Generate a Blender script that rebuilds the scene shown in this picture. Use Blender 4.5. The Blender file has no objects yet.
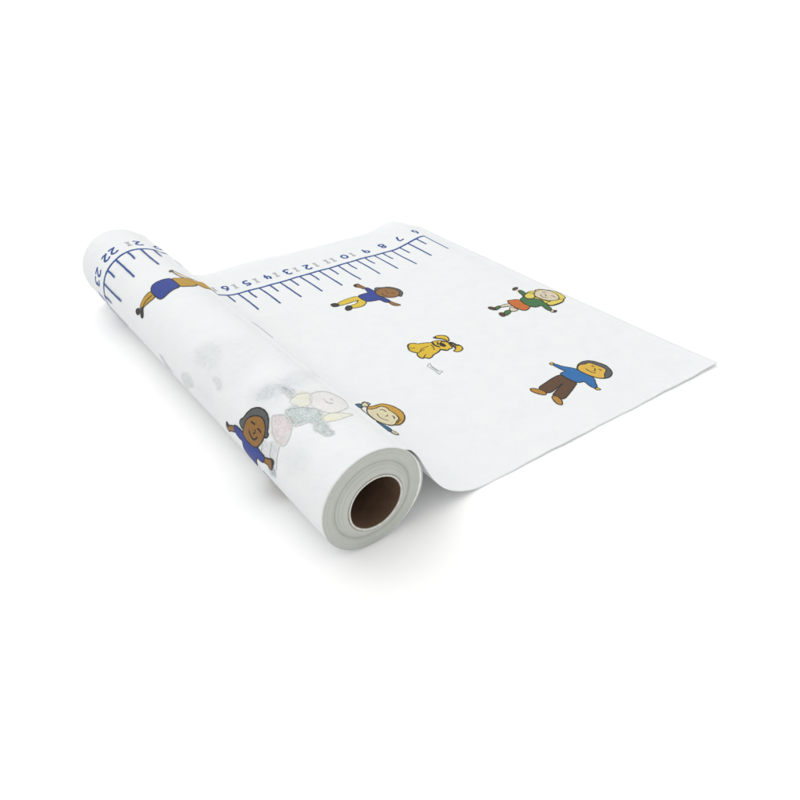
import bpy, bmesh, math, random, bisect
import mathutils, numpy as np
from mathutils import Vector
# A partly unrolled roll of printed paper.  Sheet coordinates: s = inches along the ruler
# (growing towards the roll), t = inches across the sheet from its near edge.
from math import *
R=1.4516; RC=R; W=18.093; XO=19.8192; PH21=1.4371
S_LEAVE=20.18; S_END=4.95; S_TUCK=S_LEAVE+9.05
def roll_rad(s):
    k=(s-S_LEAVE)/9.12
    r=R-0.014*k
    ph=(PH21+(s-21)/R)
    r+=0.088*exp(-((s-27.9)/0.8)**2)
    r+=0.006*sin(3*ph+.6)
    return r
def roll_pt(s):
    ph=PH21+(s-21)/R; r=roll_rad(s)
    return r*cos(ph), RC+r*sin(ph)
def _cr(p,n=24):
    out=[]
    q=[(2*p[0][0]-p[1][0],2*p[0][1]-p[1][1])]+p+[(2*p[-1][0]-p[-2][0],2*p[-1][1]-p[-2][1])]
    for i in range(1,len(q)-2):
        for j in range(n):
            t=j/n
            out.append(tuple(.5*((2*q[i][k])+(-q[i-1][k]+q[i+1][k])*t+(2*q[i-1][k]-5*q[i][k]+4*q[i+1][k]-q[i+2][k])*t*t+(-q[i-1][k]+3*q[i][k]-3*q[i+1][k]+q[i+2][k])*t**3) for k in (0,1)))
    out.append(p[-1]); return out
_l=roll_pt(S_LEAVE)
_c=_cr([_l,(1.17,2.43),(1.40,2.12),(1.60,1.72),(1.83,1.28),(2.06,.93),(2.34,.62),(2.70,.36),(3.10,.17),(3.50,.055),(4.0,.012)])
_L=[0]
for a,b in zip(_c,_c[1:]): _L.append(_L[-1]+hypot(a[0]-b[0],a[1]-b[1]))
_K=(S_LEAVE-(XO-4.0))/_L[-1]      # print stretch over the drape (about 1)
def prof(s):
    if s>=S_LEAVE: return roll_pt(s)
    d=(S_LEAVE-s)/_K
    if d>=_L[-1]: return XO-s,0.012
    i=bisect.bisect(_L,d)-1
    t=(d-_L[i])/(_L[i+1]-_L[i])
    return tuple(_c[i][k]+(_c[i+1][k]-_c[i][k])*t for k in (0,1))
def sm(a,b,x):
    t=min(1,max(0,(x-a)/(b-a))); return t*t*(3-2*t)
def lift(s,t):
    x=XO-s
    if x<3.2: return 0.0
    h=0
    g=sm(5,18,t)**1.3
    h+=g*(0.33*exp(-((x-13.65)/(0.95 if x<13.65 else .72))**2))
    # back edge wave
    h+=0.12*sm(15.5,18,t)*exp(-((x-5.8)/1.9)**2)
    # front edge lifts a little off the surface
    e=exp(-max(t,0)/0.9)
    h+=e*sm(3.6,6,x)*(0.022+0.014*sin(x*1.1+.5))
    # near free corner curls up
    h+=0.10*exp(-((x-15)/1.3)**2)*exp(-t/2.2)
    # gentle waviness
    h+=sm(3.5,6,x)*(0.012+0.012*sin(x*.9+t*.35)*cos(t*.5-x*.2))
    return h
def surf(s,t,off=0.0):
    def P(s,t):
        x,z=prof(s)
        if s>20.3:   # loose winding: very slight swells over the roll
            d=.014*sm(20.3,21.3,s)*(.5+.5*sin(t*.9+s*.8+.5*sin(t*2.3))*sin(t*.41+s*.3+1))
            r=hypot(x,z-RC); return x*(1+d/r),RC+(z-RC)*(1+d/r)
        return x,z+lift(s,t)
    e=.01
    x0,z0=P(s-e,t); x1,z1=P(s+e,t)
    za=lift(s,t-e); zb=lift(s,t+e)
    x,z=P(s,t)
    # tangents: ds=(x1-x0,0,z1-z0), dt=(0,2e,zb-za); normal = dt x ds
    a=(0,2*e,zb-za); b=(x1-x0,0,z1-z0)
    n=(a[1]*b[2]-a[2]*b[1], a[2]*b[0]-a[0]*b[2], a[0]*b[1]-a[1]*b[0])
    l=sqrt(sum(c*c for c in n))
    return x+off*n[0]/l, t+off*n[1]/l, z+off*n[2]/l
def trim(s,t):
    # the free back corner of the sheet is worn round
    x=XO-s
    t+=.010*exp(-t/.3)*sm(3,5,x)*(sin(x*2.3)+.6*sin(x*5.9+1))
    if x<13.5: return t
    return t-sm(12,W,t)*.75*((x-13.5)/1.37)**2
FIGS = {
  'boy_yellow': [
    ('f','hair',[(11.08,12.49),(10.96,12.56),(10.77,12.42),(10.47,12.29),(10.29,12.00),(10.26,11.68),(10.36,11.40),(10.49,11.31),(10.63,11.16),(10.69,11.27),(10.84,11.69),(11.22,12.16),(11.18,12.33)]),
    ('f','brown',[(11.61,13.32),(11.47,13.37),(11.34,13.32),(11.37,13.14),(11.30,12.81),(11.46,12.67),(11.52,12.95),(11.61,13.04),(11.65,13.19)]),
    ('n','dark',[(11.61,13.32),(11.49,13.34),(11.43,13.27),(11.59,13.11),(11.65,13.19)]),
    ('f','brown',[(11.25,11.12),(11.21,10.83),(11.12,10.60),(11.17,10.50),(11.41,10.64),(11.41,11.02)]),
    ('f','yellow',[(12.06,12.33),(12.54,12.36),(13.12,12.27),(13.18,11.95),(12.68,11.96),(12.32,11.95),(12.27,11.95),(12.51,11.73),(12.82,11.74),(12.91,11.46),(12.46,11.36),(12.28,11.45),(12.05,11.64),(12.12,11.96)]),
    ('f','shoe',[(13.43,12.26),(13.32,12.35),(13.13,12.26),(13.16,11.99),(13.28,11.97),(13.44,12.06)]),
    ('f','shoe',[(13.10,11.67),(12.94,11.80),(12.81,11.74),(12.83,11.54),(12.98,11.40),(13.14,11.39),(13.18,11.52)]),
    ('f','blue',[(11.28,12.83),(11.23,12.52),(11.24,12.22),(11.34,11.98),(11.36,11.69),(11.26,11.46),(11.23,11.11),(11.40,11.00),(11.51,11.16),(11.52,11.46),(11.75,11.50),(12.08,11.61),(12.12,11.96),(12.07,12.33),(11.76,12.35),(11.50,12.31),(11.46,12.65)]),
    ('f','brown',[(11.24,12.22),(10.95,12.36),(10.62,12.26),(10.41,11.92),(10.43,11.54),(10.64,11.31),(10.95,11.28),(11.19,11.48),(11.35,11.75),(11.34,11.98)]),
    ('l','ink',[(11.07,11.94),(11.15,11.80),(11.16,11.65),(11.07,11.55)]),
    ('l','ink',[(10.93,11.88),(10.85,11.85),(10.89,11.73)]),
    ('l','ink',[(10.89,12.08),(10.80,12.06),(10.79,11.96)]),
    ('l','ink',[(10.76,11.71),(10.69,11.67),(10.70,11.55)]),
  ],
  'girl_blonde': [
    ('f','blond',[(6.53,8.12),(6.29,8.21),(6.14,8.30),(5.90,8.30),(5.83,8.19),(5.59,8.32),(5.27,8.04),(5.04,7.61),(5.14,7.02),(5.35,6.96),(5.46,6.85),(5.74,6.75),(6.10,6.75),(6.25,6.79),(6.34,6.90),(6.32,7.10),(6.15,7.40),(6.32,7.67),(6.53,7.75),(6.63,7.94)]),
    ('n','pale',[(6.26,8.88),(6.26,8.65),(6.43,8.55),(6.43,8.70)]),
    ('f','dark2',[(6.46,8.88),(6.27,8.95),(6.14,8.89),(6.19,8.80),(6.43,8.74),(6.50,8.78)]),
    ('f','pale',[(6.54,6.61),(6.47,6.47),(6.56,6.32),(6.65,6.36),(6.66,6.48)]),
    ('f','dark2',[(6.44,6.48),(6.38,6.37),(6.54,6.30),(6.63,6.32)]),
    ('f','pale',[(7.44,7.88),(7.55,8.05),(7.91,8.08),(8.01,7.94),(7.73,7.87),(7.51,7.73)]),
    ('f','pale',[(7.62,7.69),(7.55,7.36),(7.75,7.34),(7.92,7.41),(7.87,7.57),(7.75,7.70)]),
    ('f','green',[(8.16,8.11),(7.89,8.10),(8.01,7.93),(8.32,7.86),(8.32,7.98)]),
    ('f','green',[(8.09,7.60),(7.94,7.60),(7.88,7.44),(8.08,7.32),(8.37,7.26),(8.27,7.49)]),
    ('f','shoe2',[(8.40,8.26),(8.30,8.26),(8.20,8.08),(8.31,7.87),(8.41,7.99),(8.46,8.16)]),
    ('f','shoe2',[(8.40,7.63),(8.28,7.58),(8.24,7.44),(8.38,7.27),(8.51,7.29),(8.49,7.46)]),
    ('f','orange',[(7.40,8.25),(7.19,8.18),(6.88,8.02),(7.03,7.64),(7.00,7.30),(7.07,7.21),(7.39,7.10),(7.53,7.31),(7.55,7.73)]),
    ('f','green',[(6.22,8.65),(6.26,8.21),(6.52,8.14),(6.63,7.94),(6.53,7.75),(6.28,7.64),(6.24,7.39),(6.29,7.12),(6.39,6.81),(6.44,6.59),(6.66,6.48),(6.65,6.78),(6.54,7.09),(6.72,7.06),(6.89,7.10),(7.01,7.31),(7.01,7.63),(6.89,8.01),(6.63,8.05),(6.50,8.22),(6.44,8.56)]),
    ('f','blond',[(6.53,8.12),(6.29,8.21),(6.11,8.17),(6.03,8.02),(6.23,7.75),(6.43,7.71),(6.61,7.89)]),
    ('f','blond',[(5.62,7.03),(5.40,6.95),(5.51,6.83),(5.72,6.76),(6.07,6.77),(6.23,6.80),(6.33,6.92),(6.27,7.09),(6.00,7.12)]),
    ('f','pale',[(6.06,8.00),(5.79,8.16),(5.47,8.14),(5.25,7.84),(5.25,7.45),(5.44,7.13),(5.64,7.01),(5.90,7.08),(6.11,7.30),(6.17,7.63),(6.17,7.82)]),
    ('l','ink',[(5.87,7.79),(5.98,7.64),(5.97,7.51),(5.86,7.40)]),
    ('l','ink',[(5.71,7.72),(5.70,7.62),(5.82,7.55)]),
    ('l','ink',[(5.66,7.89),(5.56,7.89),(5.57,7.79)]),
    ('l','ink',[(5.59,7.46),(5.54,7.39),(5.58,7.25)]),
  ],
  'dog': [
    ('f','dog',[(11.73,7.60),(11.59,7.63),(11.38,7.52),(11.31,7.33),(11.43,7.08),(11.56,7.01),(11.54,7.17),(11.57,7.29),(11.70,7.43),(11.72,7.52)]),
    ('n','paper',[(11.68,7.30),(11.56,7.25),(11.55,7.12),(11.64,7.09),(11.71,7.20)]),
    ('f','dog',[(11.54,6.62),(11.46,6.59),(11.39,6.56),(11.38,6.43),(11.45,6.27),(11.63,6.18),(11.79,6.22),(11.85,6.36),(11.76,6.38),(11.65,6.44)]),
    ('n','ink',[(11.48,6.64),(11.36,6.63),(11.35,6.45),(11.40,6.51),(11.51,6.55)]),
    ('f','dog',[(12.98,7.63),(12.88,7.74),(12.72,7.74),(12.62,7.65),(12.57,7.54),(12.33,7.47),(12.12,7.32),(11.99,7.36),(11.83,7.33),(11.64,7.14),(11.56,6.89),(11.49,6.75),(11.52,6.66),(11.67,6.64),(11.78,6.52),(11.88,6.57),(11.99,6.50),(12.10,6.59),(12.13,6.75),(12.26,6.65),(12.42,6.60),(12.62,6.57),(12.77,6.46),(12.92,6.46),(12.97,6.61),(13.09,6.59),(13.13,6.73),(13.09,6.94),(12.97,7.02),(13.05,7.10),(13.11,7.29),(13.09,7.43)]),
    ('n','ink',[(11.92,7.11),(11.80,7.09),(11.77,6.93),(11.81,6.80),(11.91,6.76),(11.98,6.85),(11.99,6.98)]),
    ('l','ink',[(12.81,7.41),(12.92,7.38),(13.02,7.50)]),
    ('l','ink',[(12.98,7.00),(12.81,7.07),(12.63,7.06)]),
    ('l','ink',[(13.03,6.62),(12.84,6.74),(12.80,6.75)]),
    ('l','ink',[(12.22,7.20),(12.28,6.94),(12.37,6.84)]),
    ('l','ink',[(12.08,7.30),(12.15,7.07),(12.06,6.87)],0.08),
    ('l','ink',[(11.90,7.23),(11.96,7.10),(12.03,7.05)],0.06),
    ('l','ink',[(11.61,7.01),(11.58,6.86),(11.66,6.83),(11.60,6.73),(11.71,6.68)],0.07),
    ('l','ink',[(12.17,6.74),(12.10,6.64),(12.01,6.53)],0.06),
    ('l','ink',[(11.61,6.95),(11.49,6.89),(11.47,6.74),(11.46,6.58)],0.07),
    ('l','ink',[(11.57,6.85),(11.59,6.68),(11.67,6.49)],0.05),
    ('l','ink',[(11.76,7.60),(11.81,7.56),(11.75,7.47)],0.06),
    ('l','ink',[(11.76,7.47),(11.58,7.28),(11.56,7.07)],0.05),
    ('l','ink',[(11.86,7.09),(11.72,7.16),(11.67,7.05)],0.04),
    ('l','ink',[(12.98,7.63),(12.91,7.67)],0.06),
    ('l','ink',[(12.82,7.09),(12.65,7.19),(12.35,7.16)],0.02),
  ],
  'bone': [
    ('l','grey',[(13.19,6.04),(13.09,6.10),(13.11,6.20),(13.20,6.13),(13.28,6.10),(13.30,6.00),(13.26,5.95),(13.27,5.72),(13.29,5.51),(13.32,5.38),(13.26,5.40),(13.19,5.47),(13.14,5.42),(13.07,5.47),(13.11,5.54),(13.17,5.56),(13.17,5.81),(13.16,6.04)],0.026),
    ('l','grey',[(13.19,5.98),(13.21,5.73),(13.21,5.52)],0.02),
  ],
  'boy_brown_trousers': [
    ('f','skin3',[(9.67,3.64),(9.55,3.66),(9.51,3.54),(9.64,3.47),(9.71,3.54)]),
    ('f','skin3',[(9.63,1.58),(9.54,1.53),(9.56,1.37),(9.66,1.41),(9.71,1.51)]),
    ('f','brown3',[(9.94,2.89),(10.32,2.87),(10.77,2.79),(11.20,2.71),(11.21,2.48),(11.14,2.22),(10.73,2.31),(10.21,2.45),(10.58,2.31),(10.86,2.21),(11.14,2.11),(11.12,1.89),(11.04,1.68),(10.56,1.85),(10.10,2.05),(9.88,2.13),(9.93,2.43),(9.93,2.74)]),
    ('f','shoe3',[(11.46,2.83),(11.35,2.81),(11.23,2.63),(11.17,2.44),(11.21,2.26),(11.37,2.27),(11.49,2.50),(11.53,2.69)]),
    ('f','shoe3',[(11.21,2.08),(11.06,2.00),(11.08,1.76),(11.21,1.57),(11.33,1.50),(11.40,1.62),(11.35,1.86)]),
    ('f','blue3',[(9.54,3.55),(9.47,3.25),(9.30,3.00),(9.18,2.79),(9.22,2.44),(9.15,2.10),(9.24,1.92),(9.41,1.74),(9.52,1.55),(9.69,1.55),(9.69,1.80),(9.59,2.08),(9.87,2.12),(9.93,2.43),(9.93,2.74),(9.91,2.91),(9.77,2.95),(9.62,2.88),(9.65,3.09),(9.67,3.49)]),
    ('f','hair',[(9.10,2.86),(8.90,2.99),(8.62,3.03),(8.35,2.92),(8.21,2.58),(8.17,2.27),(8.34,1.91),(8.55,1.76),(8.82,1.72),(9.03,1.87),(9.15,2.10),(9.21,2.45),(9.20,2.73)]),
    ('f','skin3',[(9.11,2.84),(8.88,2.94),(8.71,2.83),(8.52,2.83),(8.46,2.71),(8.41,2.40),(8.37,2.12),(8.70,1.98),(8.87,1.78),(9.03,1.87),(9.15,2.10),(9.21,2.45),(9.20,2.72)]),
    ('l','ink',[(8.93,2.60),(8.96,2.46),(8.95,2.30),(8.86,2.19)],0.04),
    ('l','ink',[(8.65,2.44),(8.75,2.33),(8.83,2.32)],0.04),
    ('l','ink',[(8.63,2.62),(8.59,2.59),(8.61,2.51)],0.04),
    ('l','ink',[(8.61,2.31),(8.57,2.28),(8.58,2.19)],0.04),
  ],
  'girl_peeking': [
    ('f','blue4',[(17.05,5.10),(17.50,5.10),(18.00,4.90),(18.30,4.20),(18.10,3.50),(17.50,3.50),(17.05,3.60)]),
    ('f','skirt4',[(18.10,4.75),(18.90,5.00),(19.10,4.20),(18.90,3.40),(18.10,3.60),(18.25,4.20)]),
    ('f','pale4',[(16.65,5.31),(16.47,5.42),(16.39,5.38),(16.42,5.18),(16.56,5.11),(16.70,5.13),(16.72,5.19)]),
    ('l','ink',[(16.56,5.40),(16.41,5.45),(16.39,5.38),(16.33,5.37),(16.32,5.24),(16.39,5.22)],0.04),
    ('l','ink',[(16.43,5.35),(16.38,5.30),(16.43,5.20)],0.03),
    ('l','ink',[(16.63,5.20),(16.57,5.17)],0.03),
    ('f','blue4',[(16.95,5.28),(16.75,5.35),(16.63,5.33),(16.73,5.20),(16.72,5.12),(16.88,5.04),(16.95,5.16)]),
    ('l','ink',[(16.88,5.04),(16.95,4.62),(16.95,4.22)],0.04),
    ('f','blue4',[(16.92,4.15),(16.83,3.93),(16.73,3.78),(16.71,3.54),(16.86,3.43),(16.95,3.50),(16.95,3.73),(16.95,4.00)]),
    ('f','pale4',[(16.73,3.52),(16.68,3.43),(16.66,3.26),(16.74,3.22),(16.85,3.28),(16.88,3.42)]),
    ('l','ink',[(16.75,3.41),(16.74,3.34)],0.03),
    ('f','hair4',[(16.68,4.97),(16.55,5.11),(16.37,5.08),(16.11,5.09),(15.95,5.06),(15.79,4.84),(15.71,4.52),(15.72,4.22),(15.83,4.00),(16.03,3.82),(16.26,3.74),(16.40,3.79),(16.58,4.12),(16.79,4.56)]),
    ('f','pale4',[(16.70,4.95),(16.54,4.90),(16.26,4.93),(16.13,4.97),(15.99,4.81),(16.02,4.63),(15.98,4.39),(16.00,4.19),(16.03,4.03),(16.19,3.97),(16.37,3.81),(16.54,3.80),(16.73,3.93),(16.86,4.08),(16.91,4.41),(16.87,4.68)]),
    ('l','ink',[(16.52,4.60),(16.60,4.42),(16.57,4.22),(16.43,4.09)],0.035),
    ('l','ink',[(16.25,4.42),(16.26,4.36),(16.34,4.34),(16.36,4.38)],0.035),
    ('l','ink',[(16.29,4.76),(16.18,4.78),(16.16,4.59)],0.035),
    ('l','ink',[(16.15,4.28),(16.11,4.21),(16.18,4.10),(16.17,4.17)],0.035),
    ('l','ink',[(16.27,3.83),(16.13,3.94),(16.02,3.96)],0.03),
  ],
  'boy_on_roll': [
    ('f','brown3',[(24.45,3.60),(25.00,3.80),(25.60,3.90),(25.60,3.55),(24.80,3.35),(24.90,3.25),(25.50,3.00),(25.50,2.75),(24.70,2.85),(24.45,2.95)]),
    ('f','shoe',[(25.90,3.60),(25.95,4.30),(26.20,4.35),(26.25,3.60)]),
    ('f','shoe',[(25.60,2.50),(25.70,3.10),(26.00,3.00),(26.00,2.40)]),
    ('f','blue',[(24.20,3.50),(24.55,3.60),(24.55,2.95),(24.25,2.85)]),
    ('f','brown',[(23.36,5.07),(23.40,4.97),(23.42,4.88),(23.26,4.60),(23.29,4.45),(23.47,4.56),(23.55,4.83),(23.71,5.00),(23.66,5.13)]),
    ('f','brown',[(23.24,2.82),(23.18,2.61),(23.07,2.42),(23.11,2.31),(23.23,2.38),(23.41,2.39),(23.43,2.56),(23.37,2.65),(23.45,2.89)]),
    ('n','dark',[(23.36,5.07),(23.40,4.97),(23.43,4.88),(23.55,4.98),(23.56,5.09)]),
    ('n','dark',[(23.15,2.50),(23.07,2.41),(23.11,2.31),(23.23,2.38),(23.41,2.40),(23.30,2.44),(23.19,2.42)]),
    ('f','blue',[(23.25,4.61),(23.18,4.43),(23.17,4.22),(23.15,4.02),(23.21,3.83),(23.23,3.54),(23.17,3.21),(23.22,2.98),(23.22,2.78),(23.45,2.86),(23.54,3.10),(23.51,3.27),(23.83,3.45),(24.10,3.56),(24.10,3.72),(23.96,3.99),(23.82,4.15),(23.61,4.11),(23.46,4.10),(23.50,4.28),(23.44,4.52)]),
    ('f','hair',[(23.01,4.29),(22.90,4.27),(22.80,4.16),(22.69,4.12),(22.52,4.05),(22.37,3.92),(22.27,3.75),(22.23,3.53),(22.26,3.32),(22.35,3.14),(22.52,3.00),(22.60,2.97),(22.61,2.88),(22.70,2.88),(22.77,2.98),(22.82,3.51),(23.09,4.06),(23.06,4.20)]),
    ('f','brown',[(22.94,4.02),(22.78,4.00),(22.62,3.89),(22.50,3.71),(22.42,3.52),(22.42,3.33),(22.51,3.15),(22.65,3.03),(22.79,3.01),(22.96,3.05),(23.17,3.21),(23.26,3.37),(23.30,3.66),(23.27,3.89),(23.22,4.02),(23.07,4.04)]),
    ('l','ink',[(22.71,3.77),(22.70,3.68),(22.69,3.57)],0.05),
    ('l','ink',[(22.72,3.41),(22.71,3.30),(22.73,3.19)],0.05),
    ('l','ink',[(22.79,3.50),(22.84,3.43),(22.92,3.46),(22.91,3.54)],0.035),
    ('l','ink',[(22.97,3.74),(23.05,3.60),(23.07,3.48),(23.04,3.38),(22.91,3.28)],0.05),
  ],
  'child_blue_shorts': [
    ('f','hair4',[(17.90,12.70),(17.20,12.80),(16.95,12.20),(17.10,11.30),(17.90,11.20),(18.10,11.90)]),
    ('f','pale4',[(18.45,12.00),(18.20,12.50),(17.60,12.60),(17.25,12.20),(17.30,11.60),(17.80,11.35),(18.35,11.50)]),
    ('f','pale',[(20.75,12.98),(20.67,12.73),(20.51,12.40),(20.27,12.25),(20.41,12.06),(20.55,12.13),(20.76,12.21),(20.82,12.57),(20.84,12.81)]),
    ('n','darkg',[(20.96,12.88),(20.84,13.02),(20.71,13.02),(20.81,12.81),(20.96,12.76)]),
    ('f','gold',[(21.96,12.05),(22.00,11.86),(22.00,11.55),(22.18,11.58),(22.53,11.78),(22.61,11.79),(22.68,12.00),(22.50,12.08),(22.20,12.12)]),
    ('l','ink',[(22.05,11.79),(22.35,11.87),(22.59,11.82)],0.05),
    ('f','shoe',[(22.86,12.25),(22.75,12.19),(22.68,12.04),(22.72,11.89),(22.84,11.90),(22.93,12.08)]),
    ('f','shoe',[(22.71,11.85),(22.60,11.91),(22.53,11.82),(22.68,11.68),(22.79,11.55),(22.88,11.63),(22.86,11.77)]),
    ('f','gold',[(21.14,12.19),(20.88,12.12),(20.49,12.17),(20.31,12.16),(20.37,11.83),(20.51,11.44),(20.74,11.31),(20.93,11.32),(21.14,11.34),(21.13,11.80)]),
    ('f','blue',[(21.87,12.23),(21.76,12.31),(21.54,12.32),(21.27,12.26),(21.14,12.19),(21.13,11.80),(21.13,11.34),(21.41,11.32),(21.72,11.20),(21.88,11.15),(21.98,11.25),(22.00,11.55),(22.00,11.86),(21.96,12.06)]),
    ('n','gold',[(20.50,12.06),(20.00,12.20),(19.00,12.30),(18.40,12.20),(18.30,11.90),(18.50,11.55),(19.50,11.42),(20.50,11.50)]),
    ('l','ink',[(20.27,12.34),(20.18,12.26),(20.14,12.04),(20.16,11.62)]),
  ],
  'faint_girl': [
    ('l','faint',[(21.63,3.10),(21.39,3.24),(21.06,3.13),(21.07,2.88),(21.34,2.55),(21.56,2.70),(21.64,3.08)]),
    ('l','faint',[(21.43,1.87),(21.20,2.01),(20.67,1.80),(20.49,1.73),(21.06,1.57),(21.39,1.70)]),
    ('l','faint',[(21.06,3.02),(20.77,3.09),(20.45,3.09),(20.03,2.86),(20.36,2.14),(20.98,1.88),(21.21,2.09),(21.32,2.48),(21.20,2.79),(21.04,3.01)]),
    ('l','faint',[(21.86,2.95),(21.55,2.71),(21.35,2.45),(21.17,2.17),(21.38,1.92),(21.46,1.49),(21.44,1.24),(21.66,1.20),(21.69,1.61),(21.60,2.03),(21.92,2.13),(22.05,2.45),(22.02,2.75),(21.87,2.94)]),
    ('l','faint',[(22.21,3.17),(21.93,2.83),(22.01,2.35),(22.30,2.13),(22.56,2.11),(22.64,2.50),(22.48,2.88),(22.22,3.16)]),
    ('l','faint',[(21.51,3.82),(21.37,3.70),(21.38,3.15),(21.56,3.20),(21.53,3.52),(21.51,3.80)]),
    ('l','faint',[(22.73,2.64),(23.13,2.56),(23.42,2.24)]),
    ('l','faint',[(22.64,2.30),(23.05,2.22),(23.25,2.17)]),
    ('l','faint',[(22.96,3.00),(23.28,3.03)]),
    ('l','faint',[(20.85,2.67),(20.90,2.45),(20.76,2.38)]),
    ('l','faint',[(20.64,2.69),(20.66,2.55)]),
    ('l','faint',[(21.50,1.40),(21.43,1.25)]),
    ('l','faint',[(21.51,2.16),(21.53,1.86)]),
  ],
  'faint_stroke': [
    ('l','faint2',[(17.01,12.72),(16.85,12.13),(16.87,10.88)],0.05),
  ],
}
SHOW_THROUGH = [
  ([(21.63,3.10),(21.39,3.24),(21.06,3.13),(21.07,2.88),(21.34,2.55),(21.56,2.70)],(0.9, 0.86, 0.5),0.42,0.04),
  ([(21.43,1.87),(21.18,2.03),(20.67,1.80),(20.49,1.73),(21.06,1.57),(21.39,1.70)],(0.9, 0.86, 0.5),0.42,0.05),
  ([(21.05,3.04),(20.51,3.10),(20.03,2.86),(20.41,2.14),(20.98,1.88),(21.21,2.09),(21.24,2.67)],(0.8, 0.66, 0.6),0.24,0.06),
  ([(21.86,2.95),(21.55,2.71),(21.35,2.45),(21.17,2.17),(21.38,1.92),(21.46,1.49),(21.44,1.24),(21.66,1.20),(21.69,1.61),(21.60,2.03),(21.92,2.13),(22.05,2.45),(22.02,2.75)],(0.33, 0.5, 0.46),0.56,0.035),
  ([(22.21,3.17),(21.93,2.83),(22.05,2.35),(22.30,2.13),(22.56,2.11),(22.64,2.50),(22.48,2.87)],(0.66, 0.42, 0.4),0.42,0.04),
  ([(22.91,3.18),(22.73,2.64),(22.64,2.30),(23.05,2.22),(23.58,2.27),(23.59,2.49),(23.18,2.66),(23.16,3.04)],(0.5, 0.54, 0.54),0.34,0.045),
  ([(21.50,3.85),(21.38,3.68),(21.38,3.15),(21.56,3.20),(21.53,3.52)],(0.38, 0.46, 0.5),0.52,0.04),
  ([(21.89,4.31),(21.55,4.21),(20.95,4.28),(20.35,4.38),(16.93,6.93),(20.84,3.39),(21.42,3.76),(21.83,3.73),(22.08,4.01)],(0.5, 0.53, 0.6),0.17,0.14),
  ([(22.37,7.80),(21.94,7.65),(21.67,7.04),(21.91,6.33),(22.52,6.48),(22.66,7.36)],(0.5, 0.56, 0.54),0.15,0.09),
  ([(23.50,8.45),(23.03,7.62),(23.33,7.17),(23.89,8.15),(23.81,8.32)],(0.45, 0.52, 0.5),0.32,0.05),
  ([(23.58,10.19),(23.51,9.73),(23.88,9.17),(24.04,9.68),(23.92,9.95)],(0.3, 0.35, 0.4),0.45,0.03),
  ([(22.15,4.39),(21.66,4.23),(21.27,3.85),(21.35,3.28),(21.69,3.47),(22.19,3.96)],(0.5, 0.52, 0.6),0.22,0.07),
  ([(22.59,6.40),(22.45,6.01),(22.59,5.54),(22.74,5.95)],(0.45, 0.52, 0.55),0.25,0.05),
  ([(23.16,2.66),(23.07,2.26),(23.62,2.23),(23.69,2.57)],(0.35, 0.42, 0.5),0.45,0.04),
  ([(22.02,7.74),(21.18,7.14),(20.63,6.12),(21.63,5.03),(22.27,5.21),(22.99,6.69),(22.74,7.77)],(0.5, 0.52, 0.56),0.1,0.3),
  ([(22.40,4.64),(21.52,4.47),(20.75,3.36),(21.07,2.50),(21.83,2.90),(22.47,3.80)],(0.5, 0.52, 0.58),0.14,0.2),
  ([(23.46,8.13),(22.82,6.11),(23.39,5.78)],(0.5, 0.53, 0.53),0.1,0.15),
  ([(22.56,2.17),(22.24,1.42),(22.49,0.87),(22.96,1.30),(22.88,1.93)],(0.5, 0.56, 0.55),0.12,0.2),
]
CAM = (736.04, 0.58216, 0.63900, -7.6067, -11.3374, 13.3427)   # focal px, pitch, yaw, position in inches
PAPER_A = (.86, .88, .895); PAPER_B = (.885, .90, .912)
WORLD = .88
SOFT = [('overhead_softbox', (-.6, 4, 7), (0, .2, 0), 14, 535)]

# ------------------------------------------------------------------ helpers
IN = 0.0254                                   # one inch of ruler, in metres
C = bpy.context.scene.collection
def lin(c):
    return tuple((v/255/12.92 if v/255 <= .04045 else ((v/255+.055)/1.055)**2.4) for v in c)
def new_obj(name, me, parent=None, label=None):
    o = bpy.data.objects.new(name, me); C.objects.link(o)
    if parent: o.parent = parent
    if label: o['label'] = label
    return o

def mat_base(name, rough=.6):
    m = bpy.data.materials.new(name); m.use_nodes = True
    nt = m.node_tree; b = nt.nodes['Principled BSDF']
    b.inputs['Roughness'].default_value = rough
    return m, nt, b
def noise(nt, scale, detail=3, vec=None):
    n = nt.nodes.new('ShaderNodeTexNoise'); n.inputs['Scale'].default_value = scale; n.inputs['Detail'].default_value = detail
    if vec is None:
        tc = nt.nodes.new('ShaderNodeTexCoord'); vec = tc.outputs['Object']
    nt.links.new(vec, n.inputs['Vector']); return n
def mixc(nt, fac, a, b, mode='MIX'):
    m = nt.nodes.new('ShaderNodeMix'); m.data_type = 'RGBA'; m.blend_type = mode
    for sock, v in ((m.inputs[0], fac), (m.inputs[6], a), (m.inputs[7], b)):
        if hasattr(v, 'links'): nt.links.new(v, sock)
        elif isinstance(v, (int, float)): sock.default_value = v
        else: sock.default_value = (*v, 1)
    return m.outputs[2]
def rng(nt, sock, a, b, c, d):
    r = nt.nodes.new('ShaderNodeMapRange'); nt.links.new(sock, r.inputs['Value'])
    for k, v in zip(('From Min', 'From Max', 'To Min', 'To Max'), (a, b, c, d)): r.inputs[k].default_value = v
    return r.outputs[0]

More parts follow.
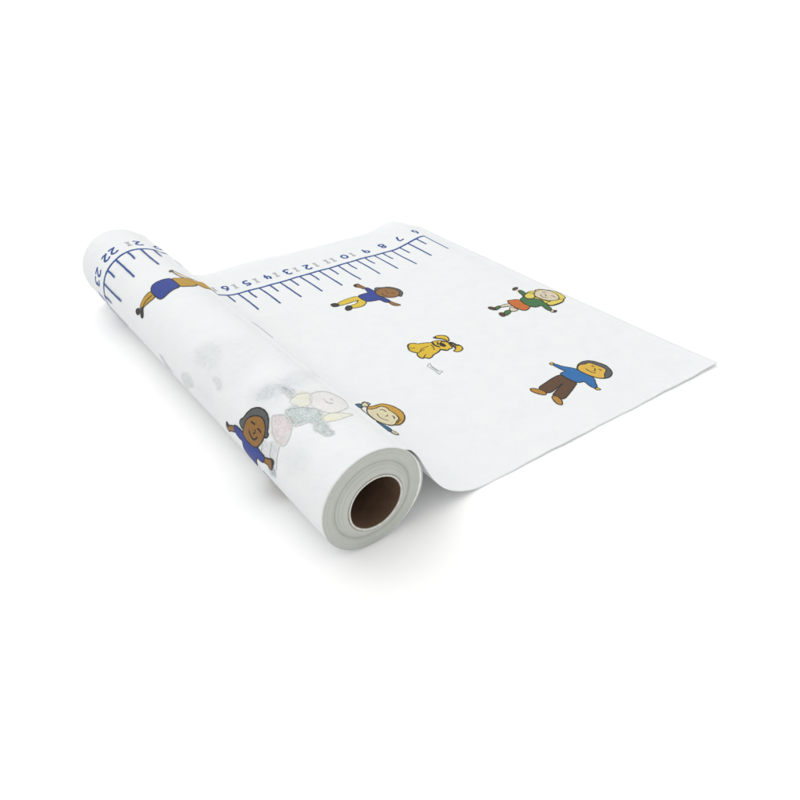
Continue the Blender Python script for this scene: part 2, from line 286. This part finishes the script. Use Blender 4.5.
# printed ink: flat colour with a slightly uneven, dotty coverage
INK = dict(hair=(96,99,98), brown=(158,114,58), dark=(62,52,40), yellow=(238,205,62), shoe=(52,52,48), blue=(32,68,156),
  ink=(52,44,34), blond=(240,220,100), pale=(232,218,192), dark2=(84,80,68), green=(68,122,72), shoe2=(98,62,48), orange=(214,116,44),
  dog=(236,200,52), paper=(240,242,243), grey=(158,168,170), skin3=(236,192,80), brown3=(102,74,52), shoe3=(196,142,62), blue3=(48,118,186),
  hair4=(216,168,68), pale4=(238,228,190), blue4=(52,112,150), skirt4=(150,90,70), darkg=(96,98,84), gold=(202,160,56), navy=(26,86,162), faint=(230,233,232), faint2=(206,212,220), tens=(150,154,150))
MATS = {}
for k, c in INK.items():
    m, nt, b = mat_base('ink_'+k, .55)
    l = tuple(max(.012, v*.70-.006) for v in lin(c)); b.inputs['Specular IOR Level'].default_value = .25
    n = noise(nt, 900, 2)
    col = mixc(nt, rng(nt, n.outputs[0], .35, .65, 0, 1), tuple(v*.86 for v in l), tuple(min(1, v*1.12+.004) for v in l))
    nt.links.new(col, b.inputs['Base Color'])
    MATS[k] = m

def surfm(s, t, off): 
    x, y, z = surf(s, t, off); return (x*IN, y*IN, z*IN)

# ------------------------------------------------------------------ paper materials
m_sheet, nt, b = mat_base('printed_paper', .62)
at = nt.nodes.new('ShaderNodeAttribute'); at.attribute_name = 'print_through'
grain = noise(nt, 700, 5)
a_f = nt.nodes.new('ShaderNodeMath'); a_f.operation = 'MULTIPLY'
nt.links.new(at.outputs['Alpha'], a_f.inputs[0]); nt.links.new(rng(nt, grain.outputs[0], .35, .65, .55, 1.3), a_f.inputs[1])
blot = noise(nt, 55, 3)
pap = mixc(nt, rng(nt, blot.outputs[0], .3, .7, 0, 1), PAPER_A, PAPER_B)
nt.links.new(mixc(nt, a_f.outputs[0], pap, at.outputs['Color']), b.inputs['Base Color'])
b1 = nt.nodes.new('ShaderNodeBump'); b1.inputs['Strength'].default_value = .25; b1.inputs['Distance'].default_value = .0004
fib = noise(nt, 700, 4); nt.links.new(fib.outputs[0], b1.inputs['Height'])
b2 = nt.nodes.new('ShaderNodeBump'); b2.inputs['Strength'].default_value = .6; b2.inputs['Distance'].default_value = .004
crk = noise(nt, 38, 4); nt.links.new(crk.outputs[0], b2.inputs['Height']); nt.links.new(b1.outputs[0], b2.inputs['Normal'])
nt.links.new(b2.outputs[0], b.inputs['Normal'])
tr = nt.nodes.new('ShaderNodeBsdfTranslucent'); tr.inputs[0].default_value = (.82, .84, .82, 1)
ms = nt.nodes.new('ShaderNodeMixShader'); ms.inputs[0].default_value = .24
nt.links.new(b.outputs[0], ms.inputs[1]); nt.links.new(tr.outputs[0], ms.inputs[2])
nt.links.new(ms.outputs[0], nt.nodes['Material Output'].inputs['Surface'])

# cut edges of the tightly wound layers: fine concentric lines
m_lay, nt, b = mat_base('wound_paper_edges', .8)
tc = nt.nodes.new('ShaderNodeTexCoord'); sx = nt.nodes.new('ShaderNodeSeparateXYZ'); nt.links.new(tc.outputs['Object'], sx.inputs[0])
cz = nt.nodes.new('ShaderNodeCombineXYZ'); nt.links.new(sx.outputs[0], cz.inputs[0])
sb = nt.nodes.new('ShaderNodeMath'); sb.operation = 'SUBTRACT'; sb.inputs[1].default_value = RC*IN; nt.links.new(sx.outputs[2], sb.inputs[0])
nt.links.new(sb.outputs[0], cz.inputs[1])
ln = nt.nodes.new('ShaderNodeVectorMath'); ln.operation = 'LENGTH'; nt.links.new(cz.outputs[0], ln.inputs[0])
rad = nt.nodes.new('ShaderNodeCombineXYZ'); nt.links.new(ln.outputs['Value'], rad.inputs[0])
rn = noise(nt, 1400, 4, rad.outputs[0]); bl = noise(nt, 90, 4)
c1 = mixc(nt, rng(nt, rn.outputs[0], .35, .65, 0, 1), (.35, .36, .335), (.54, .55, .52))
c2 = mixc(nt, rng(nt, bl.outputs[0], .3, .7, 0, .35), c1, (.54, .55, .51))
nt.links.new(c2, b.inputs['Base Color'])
bp = nt.nodes.new('ShaderNodeBump'); bp.inputs['Strength'].default_value = .4; bp.inputs['Distance'].default_value = .0003
nt.links.new(rn.outputs[0], bp.inputs['Height']); nt.links.new(bp.outputs[0], b.inputs['Normal'])

m_card, nt, b = mat_base('brown_cardboard', .85)
n = noise(nt, 160, 5)
nt.links.new(mixc(nt, rng(nt, n.outputs[0], .3, .7, 0, 1), (.10, .058, .033), (.135, .078, .044)), b.inputs['Base Color'])
m_rim, nt, b = mat_base('pale_cardboard_rim', .8)
n = noise(nt, 400, 4)
nt.links.new(mixc(nt, rng(nt, n.outputs[0], .3, .7, 0, 1), (.50, .49, .45), (.66, .66, .61)), b.inputs['Base Color'])

m_crescent, nt, b = mat_base('loose_paper_edges', .8)
n = noise(nt, 500, 4)
nt.links.new(mixc(nt, rng(nt, n.outputs[0], .3, .7, 0, 1), (.70, .71, .67), (.82, .83, .79)), b.inputs['Base Color'])
m_table, nt, b = mat_base('white_tabletop', .7)
n = noise(nt, 3, 2)
nt.links.new(mixc(nt, n.outputs[0], (.93, .93, .93), (.95, .95, .95)), b.inputs['Base Color'])
b.inputs['Specular IOR Level'].default_value = .2

# ------------------------------------------------------------------ setting
me = bpy.data.meshes.new('tabletop')
q = 12
me.from_pydata([(-q,-q,0),(q,-q,0),(q,q,0),(-q,q,0)], [], [(0,1,2,3)])
me.materials.append(m_table)
table = new_obj('tabletop', me); table['kind'] = 'structure'

# ------------------------------------------------------------------ the roll
root = bpy.data.objects.new('paper_roll', None); C.objects.link(root)
root['label'] = 'partly unrolled white paper roll with a blue ruler and cartoon children, lying on white'
root['category'] = 'paper roll'

# the sheet: one surface running from the free end over the drape and once round the roll
ss = []
s = S_END
while s < S_TUCK: ss.append(s); s += (.05 if s > 18.5 else .11)
ss.append(S_TUCK)
NT = 242
ts = [W*j/(NT-1) for j in range(NT)]
rnd = random.Random(4)
verts = []
ph = [rnd.uniform(0, 6.28) for _ in range(6)]
for s_ in ss:
    for t_ in ts: verts.append(surfm(s_, trim(s_, t_), 0))
faces = [(i*NT+j, i*NT+j+1, (i+1)*NT+j+1, (i+1)*NT+j) for i in range(len(ss)-1) for j in range(NT-1)]
me = bpy.data.meshes.new('sheet'); me.from_pydata(verts, [], faces)
me.materials.append(m_sheet)
me.polygons.foreach_set('use_smooth', [True]*len(me.polygons))
# faint prints of the layer underneath, seen through the thin paper
gs, gt = np.meshgrid(np.array(ss), np.array(ts), indexing='ij'); gs = gs.ravel(); gt = gt.ravel()
rgb = np.zeros((len(gs), 3)); alp = np.zeros(len(gs))
rgb[:] = .6
def chaikin(p, n=2, closed=True):
    for _ in range(n):
        o = []
        L = len(p)
        for i in range(L if closed else L-1):
            a, b_ = p[i], p[(i+1) % L]
            o += [(a[0]*.75+b_[0]*.25, a[1]*.75+b_[1]*.25), (a[0]*.25+b_[0]*.75, a[1]*.25+b_[1]*.75)]
        p = o if closed else [p[0]]+o+[p[-1]]
    return p
wx = .05*np.sin(gs*4.1+gt*2.3)+.05*np.sin(gs*9.7-gt*7.1+1)+.03*np.sin(gt*17+gs*5)
wy = .05*np.sin(gt*3.7-gs*1.9+2)+.05*np.sin(gs*8.3+gt*9.1)+.03*np.sin(gs*19-gt*4)
GS, GT = gs+wx*.7, gt+wy*.7
mot = .8+.2*np.sin(gs*13+3*np.sin(gt*5))*np.sin(gt*11+2*np.sin(gs*6))
for poly, col, al, blur in SHOW_THROUGH:
    P = np.array(chaikin(poly, 2)); Q = np.roll(P, -1, 0)
    sel = np.where((gs > P[:,0].min()-.5) & (gs < P[:,0].max()+.5) & (gt > P[:,1].min()-.5) & (gt < P[:,1].max()+.5))[0]
    X = GS[sel][:,None]; Y = GT[sel][:,None]
    dx = Q[:,0]-P[:,0]; dy = Q[:,1]-P[:,1]
    u = np.clip(((X-P[:,0])*dx+(Y-P[:,1])*dy)/(dx*dx+dy*dy+1e-12), 0, 1)
    d = np.sqrt((X-P[:,0]-u*dx)**2+(Y-P[:,1]-u*dy)**2).min(1)
    cr = ((P[:,1] > Y) != (Q[:,1] > Y)) & (X < (Q[:,0]-P[:,0])*(Y-P[:,1])/(Q[:,1]-P[:,1]+1e-12)+P[:,0])
    ins = cr.sum(1) % 2 == 1
    sd = np.where(ins, d, -d)
    cov = np.clip(sd/(2*blur)+.5, 0, 1)
    edge = np.exp(-(sd/.04)**2)*.5*(blur < .055)
    a = al*mot[sel]*np.clip(cov*.85+edge, 0, 1)
    w = (a/np.maximum(a+alp[sel]*(1-a), 1e-6))[:,None]
    rgb[sel] = rgb[sel]*(1-w)+np.array(col)**2.2*w
    alp[sel] = alp[sel]*(1-a)+a
ca = me.color_attributes.new('print_through', 'FLOAT_COLOR', 'POINT')
ca.data.foreach_set('color', np.concatenate([rgb, alp[:,None]], 1).astype(np.float32).ravel())
sheet = new_obj('sheet', me, root, 'white printed paper sheet, drawn out flat and still wrapped once round the roll')
so = sheet.modifiers.new('thickness', 'SOLIDIFY'); so.thickness = .005*IN; so.offset = -1

# wound layers inside the sheet
def revolve(profile, y_sign=1, n=160, closed=False, wob=0.0):
    bm = bmesh.new(); rings = []
    for r, y in profile:
        ring = []
        for k in range(n):
            a = 2*pi*k/n
            rr = r*(1+wob*(sin(3*a+1)+.6*sin(5*a+2)+.4*sin(9*a)))
            ring.append(bm.verts.new((rr*cos(a)*IN, y*IN, (RC-.005+rr*sin(a))*IN)))
        rings.append(ring)
    m = len(rings)
    for i in range(m if closed else m-1):
        a_, b_ = rings[i], rings[(i+1) % m]
        for k in range(n):
            bm.faces.new((a_[k], b_[k], b_[(k+1) % n], a_[(k+1) % n]))
    bmesh.ops.recalc_face_normals(bm, faces=bm.faces)
    return bm
def finish(bm, name, mats, parent, label=None, smooth=True):
    me = bpy.data.meshes.new(name); bm.to_mesh(me); bm.free()
    for m in mats: me.materials.append(m)
    me.polygons.foreach_set('use_smooth', [smooth]*len(me.polygons))
    return new_obj(name, me, parent, label)
pr = [(1.431,.05),(1.431,.002),(1.425,.0),(1.34,.010),(1.25,.0),(1.17,.012),(1.13,.006),(1.115,.03),(1.09,.035),(1.04,-.01),(.98,-.05),(.93,-.085),(.88,-.112),(.84,-.125),(.815,-.128),(.800,-.124),
      (.800,W+.06),(.86,W+.05),(1.1,W+.02),(1.39,W-.01),(1.428,W-.04)]
bm = revolve(pr, closed=True, wob=0)
lay = finish(bm, 'rolled_layers', [m_lay, m_crescent], root, 'tightly wound inner paper layers, grey at the cut end')
for p in lay.data.polygons:
    if abs(p.normal.y) < .3 and math.hypot(p.center.x, p.center.z-RC*IN) > 1.41*IN: p.material_index = 1
mod = lay.modifiers.new('w', 'WEIGHTED_NORMAL'); mod.keep_sharp = True
# loose wraps bulging between the tight layers and the outer sheet
bm = bmesh.new(); n = 240
for lay_k in range(4):
    rows = []
    for k in range(n):
        a = 2*pi*k/n
        r = 1.4245+.0015*lay_k+.027*lay_k*exp(-(((a+pi+.1) % (2*pi)-pi)/(.62+.03*lay_k))**2)
        rows.append([bm.verts.new((r*cos(a)*IN, (y+(.006*lay_k if j == 0 else 0))*IN, (RC+r*sin(a))*IN)) for j, y in enumerate((.004, .3, 3, W-.02))])
    for k in range(n):
        for j in range(3): bm.faces.new((rows[k][j], rows[k][j+1], rows[(k+1) % n][j+1], rows[(k+1) % n][j]))
# their stacked cut edges, a pale crescent
ci = []
for k in range(121):
    a = -pi+2*pi*k/120
    w_ = .009+.072*exp(-(((a+pi+.1) % (2*pi)-pi)/.66)**2)
    ci.append([bm.verts.new((r*cos(a)*IN, y*IN, (RC+r*sin(a))*IN)) for r, y in ((1.429, .012), (1.431+w_*.5, .007), (1.431+w_, .010))])
for p_, q_ in zip(ci, ci[1:]):
    for j in (0, 1):
        f_ = bm.faces.new((p_[j], p_[j+1], q_[j+1], q_[j])); f_.material_index = 1
wrap = finish(bm, 'loose_layer', [m_sheet, m_crescent], root, 'loose white paper layers bulging at the right of the roll end')
so = wrap.modifiers.new('thickness', 'SOLIDIFY'); so.thickness = .006*IN; so.offset = -1

# cardboard core: brown tube with a pale cut rim
bm = revolve([(.796,-.13),(.790,-.14),(.752,-.14),(.744,-.132),(.741,-.11),(.741,W+.08),(.796,W+.08)], closed=True, wob=.004)
core = finish(bm, 'cardboard_core', [m_card, m_rim], root, 'brown cardboard tube with a pale cut rim')
for p in core.data.polygons:
    c = p.center
    if c.y < -.115*IN: p.material_index = 1

# ------------------------------------------------------------------ printing
def cut(bm, ds=.1, dt=.6):
    for ax, step in ((0, ds), (1, dt)):
        lo = min(v.co[ax] for v in bm.verts); hi = max(v.co[ax] for v in bm.verts)
        k = math.floor(lo/step)+1
        while k*step < hi:
            co = [0, 0, 0]; no = [0, 0, 0]; co[ax] = k*step; no[ax] = 1
            bmesh.ops.bisect_plane(bm, geom=bm.verts[:]+bm.edges[:]+bm.faces[:], plane_co=co, plane_no=no)
            k += 1
class Print:
    """collects flat ink shapes in sheet coordinates, then lays them on the paper as one mesh"""
    def __init__(self): self.bm = bmesh.new(); self.mats = []; self.lay = 0
    def mi(self, m):
        if m not in self.mats: self.mats.append(m)
        return self.mats.index(m)
    def put(self, part, mat):
        cut(part)
        off = .0045+.0007*self.lay; self.lay += 1
        mi = self.mi(mat); mp = {}
        for v in part.verts:
            mp[v] = self.bm.verts.new(surfm(v.co.x, v.co.y, off))
        for f in part.faces:
            vs = [mp[v] for v in f.verts]
            if len(set(vs)) < 3: continue
            # keep faces looking away from the paper
            try: g = self.bm.faces.new(vs)
            except ValueError: continue
            g.material_index = mi; g.smooth = True
        part.free()
    def fill(self, pts, mat):
        b_ = bmesh.new()
        tris = mathutils.geometry.tessellate_polygon([[Vector((x, y, 0)) for x, y in pts]])
        vs = [b_.verts.new((x, y, 0)) for x, y in pts]
        for t in tris:
            try: b_.faces.new([vs[i] for i in t])
            except ValueError: pass
        self.put(b_, mat)
    def line(self, pts, w, mat, closed=False, jit=0.0):
        b_ = bmesh.new(); L = len(pts); lf = []; rt = []
        for i in range(L):
            a = pts[i-1] if (i > 0 or closed) else pts[i]; c = pts[(i+1) % L] if (i < L-1 or closed) else pts[i]
            dx, dy = c[0]-a[0], c[1]-a[1]; l = math.hypot(dx, dy) or 1
            ww = w/2*(1+jit*rnd.uniform(-1, 1))
            nx, ny = -dy/l*ww, dx/l*ww
            lf.append(b_.verts.new((pts[i][0]+nx, pts[i][1]+ny, 0))); rt.append(b_.verts.new((pts[i][0]-nx, pts[i][1]-ny, 0)))
        for i in range(L if closed else L-1):
            j = (i+1) % L
            b_.faces.new((lf[i], rt[i], rt[j], lf[j]))
        self.put(b_, mat)
    def build(self, name, label=None):
        bmesh.ops.recalc_face_normals(self.bm, faces=self.bm.faces)
        me = bpy.data.meshes.new(name); self.bm.to_mesh(me); self.bm.free()
        for m in self.mats: me.materials.append(m)
        return new_obj(name, me, sheet, label)

FL = dict(boy_yellow=('printed_boy', 'printed boy in blue shirt and yellow trousers beside the ruler'),
 girl_blonde=('printed_girl', 'printed blonde girl in green top and orange skirt at the free end'),
 dog=('printed_dog', 'printed yellow puppy lying in the middle of the sheet'),
 faint_stroke=('printed_mark', 'faint grey mark beside the roll'),
 faint_girl=('printed_girl', 'faint girl showing through the paper on top of the roll'),
 bone=('printed_bone', 'small grey printed bone below the puppy'),
 boy_brown_trousers=('printed_boy', 'printed boy in light blue top and brown trousers near the right corner'),
 girl_peeking=('printed_girl', 'printed child with ginger hair half hidden behind the roll'),
 boy_on_roll=('printed_boy', 'printed boy with grey hair and blue shirt wrapped over the roll'),
 child_blue_shorts=('printed_child', 'printed child in blue shorts with golden legs bent over the roll'))
for key, items in FIGS.items():
    P = Print()
    for it in items:
        kind, col, pts = it[:3]
        if kind == 'l':
            w = it[3] if len(it) > 3 else .034
            P.line(chaikin(pts, 2, False), w, MATS[col])
        else:
            sp = chaikin(pts, 1)
            P.fill(sp, MATS[col])
            if kind == 'f': P.line(chaikin(sp, 1), .050 if key == 'dog' else .038, MATS['ink'], True, .25)
    P.build(*FL[key])

# ruler: long wavering line with inch and half-inch ticks
YR = 15.52
P = Print()
def wav(s_): return .018*sin(s_*2.1)+.012*sin(s_*5.3+1)
pts = [(5.95+i*.06, YR+wav(5.95+i*.06)) for i in range(int((29.0-5.95)/.06))]
P.line(pts, .125, MATS['navy'], jit=.12)
for k in range(6, 29):
    for half in (0, 1):
        s0 = k+.5*half
        if s0 == 20: s0 = 19.8
        if s0 == 17: s0 = 17.15
        if s0 > 28.6: continue
        L = (1.9 if not half else .82)*(1+.04*rnd.uniform(-1, 1))
        bend = rnd.uniform(-.03, .03)
        y0 = YR+wav(s0)
        q_ = [(s0+bend*sin(pi*i/8)+rnd.uniform(-.004, .004)+.03*bend*i, y0-L*i/8) for i in range(9)]
        P.line(q_, .072, MATS['navy'], jit=.1)
P.build('printed_ruler', 'blue hand-drawn ruler line with inch ticks')

# hand-drawn numerals, strokes in a 1 x 1.3 box, y up
def arc(cx, cy, rx, ry, a0, a1, n=12): return [(cx+rx*cos(math.radians(a0+(a1-a0)*i/n)), cy+ry*sin(math.radians(a0+(a1-a0)*i/n))) for i in range(n+1)]
DG = {'0': [arc(.5,.65,.38,.52,90,450,18)], '1': [[(.5,0),(.5,1.3)]],
 '2': [arc(.48,.95,.34,.34,165,-30,10)+[(.55,.45),(.12,.08)]+[(.4,.14),(.65,.02),(.92,.1)]],
 '3': [arc(.45,.98,.33,.3,150,-80,9)+arc(.45,.35,.4,.34,85,-150,10)],
 '4': [[(.3,1.25),(.12,.5),(.9,.55)],[(.66,1.1),(.6,0)]],
 '5': [[(.85,1.2),(.28,1.2),(.22,.72)]+arc(.48,.4,.36,.38,110,-140,10)],
 '6': [[(.7,1.28),(.35,.95)]+arc(.48,.38,.34,.36,150,-190,16)],
 '7': [[(.1,1.2),(.88,1.22),(.42,0)]], '8': [arc(.5,.95,.27,.27,-90,270,14), arc(.5,.34,.34,.34,90,450,14)],
 '9': [arc(.48,.9,.32,.32,0,360,14)+[(.8,.85),(.66,0)]]}
def numeral(k):
    P = Print(); st = str(k); H = .48; Wd = .36
    grey_first = 10 <= k < 20
    cx = [0] if len(st) == 1 else [-.17, .19]
    t0 = 16.22+rnd.uniform(-.04, .04)
    for i, ch in enumerate(st):
        grey = (grey_first and i == 0) or (k in (11,)) or (k == 21 and i == 1)
        base = (19.82 if k == 20 else k)+cx[i]*(1.05 if k > 9 else 0)
        if grey and k < 20 and i == 0: base = k-.24
        if k == 11: base = k+(-.17 if i == 0 else .17)
        def M(x, y, sc=1): return (base+(x-.5)*Wd, t0-(y/1.3-.5)*H)
        if grey:   # hollow serif numeral one, grey outline
            o = [(.28,.1),(.72,.1),(.72,.22),(.58,.22),(.58,1.06),(.72,1.06),(.72,1.2),(.28,1.2),(.28,1.06),(.42,1.06),(.42,.22),(.28,.22)]
            P.line([M(*q_) for q_ in o], .028, MATS['tens'], True)
        else:
            for stq in DG[ch]:
                P.line([M(*q_) for q_ in chaikin(stq, 1, False)], .10, MATS['navy'], jit=.15)
    P.build('printed_number', 'printed number %d beside the ruler' % k)
for k in range(6, 26): numeral(k)

# ------------------------------------------------------------------ camera
sc = bpy.context.scene
cam = bpy.data.cameras.new('camera'); co = bpy.data.objects.new('camera', cam); C.objects.link(co)
f, pitch, yaw, cx, cy, cz_ = CAM
cam.sensor_width = 36; cam.lens = f/800*36; cam.clip_start = .01; cam.clip_end = 200
fw = Vector((sin(yaw)*cos(pitch), cos(yaw)*cos(pitch), -sin(pitch)))
co.rotation_euler = fw.to_track_quat('-Z', 'Y').to_euler()
co.location = (cx*IN, cy*IN, cz_*IN)
sc.camera = co

# ------------------------------------------------------------------ light: studio softboxes
w = bpy.data.worlds.new('World'); sc.world = w; w.use_nodes = True
w.node_tree.nodes['Background'].inputs[0].default_value = (1, 1, .985, 1)
w.node_tree.nodes['Background'].inputs[1].default_value = WORLD
def softbox(name, loc, target, size, power, col=(1, 1, 1)):
    l = bpy.data.lights.new(name, 'AREA'); l.shape = 'SQUARE'; l.size = size; l.energy = power; l.color = col
    o = bpy.data.objects.new(name, l); C.objects.link(o); o.location = loc
    o.rotation_euler = (Vector(target)-Vector(loc)).to_track_quat('-Z', 'Y').to_euler()
for a in SOFT: softbox(*a)

sc.render.engine = 'CYCLES'
sc.cycles.max_bounces = 8
sc.render.resolution_x = sc.render.resolution_y = 1024
vs = sc.view_settings
vs.view_transform = 'Standard'; vs.look = 'None'; vs.exposure = 0; vs.gamma = 1; vs.use_curve_mapping = False
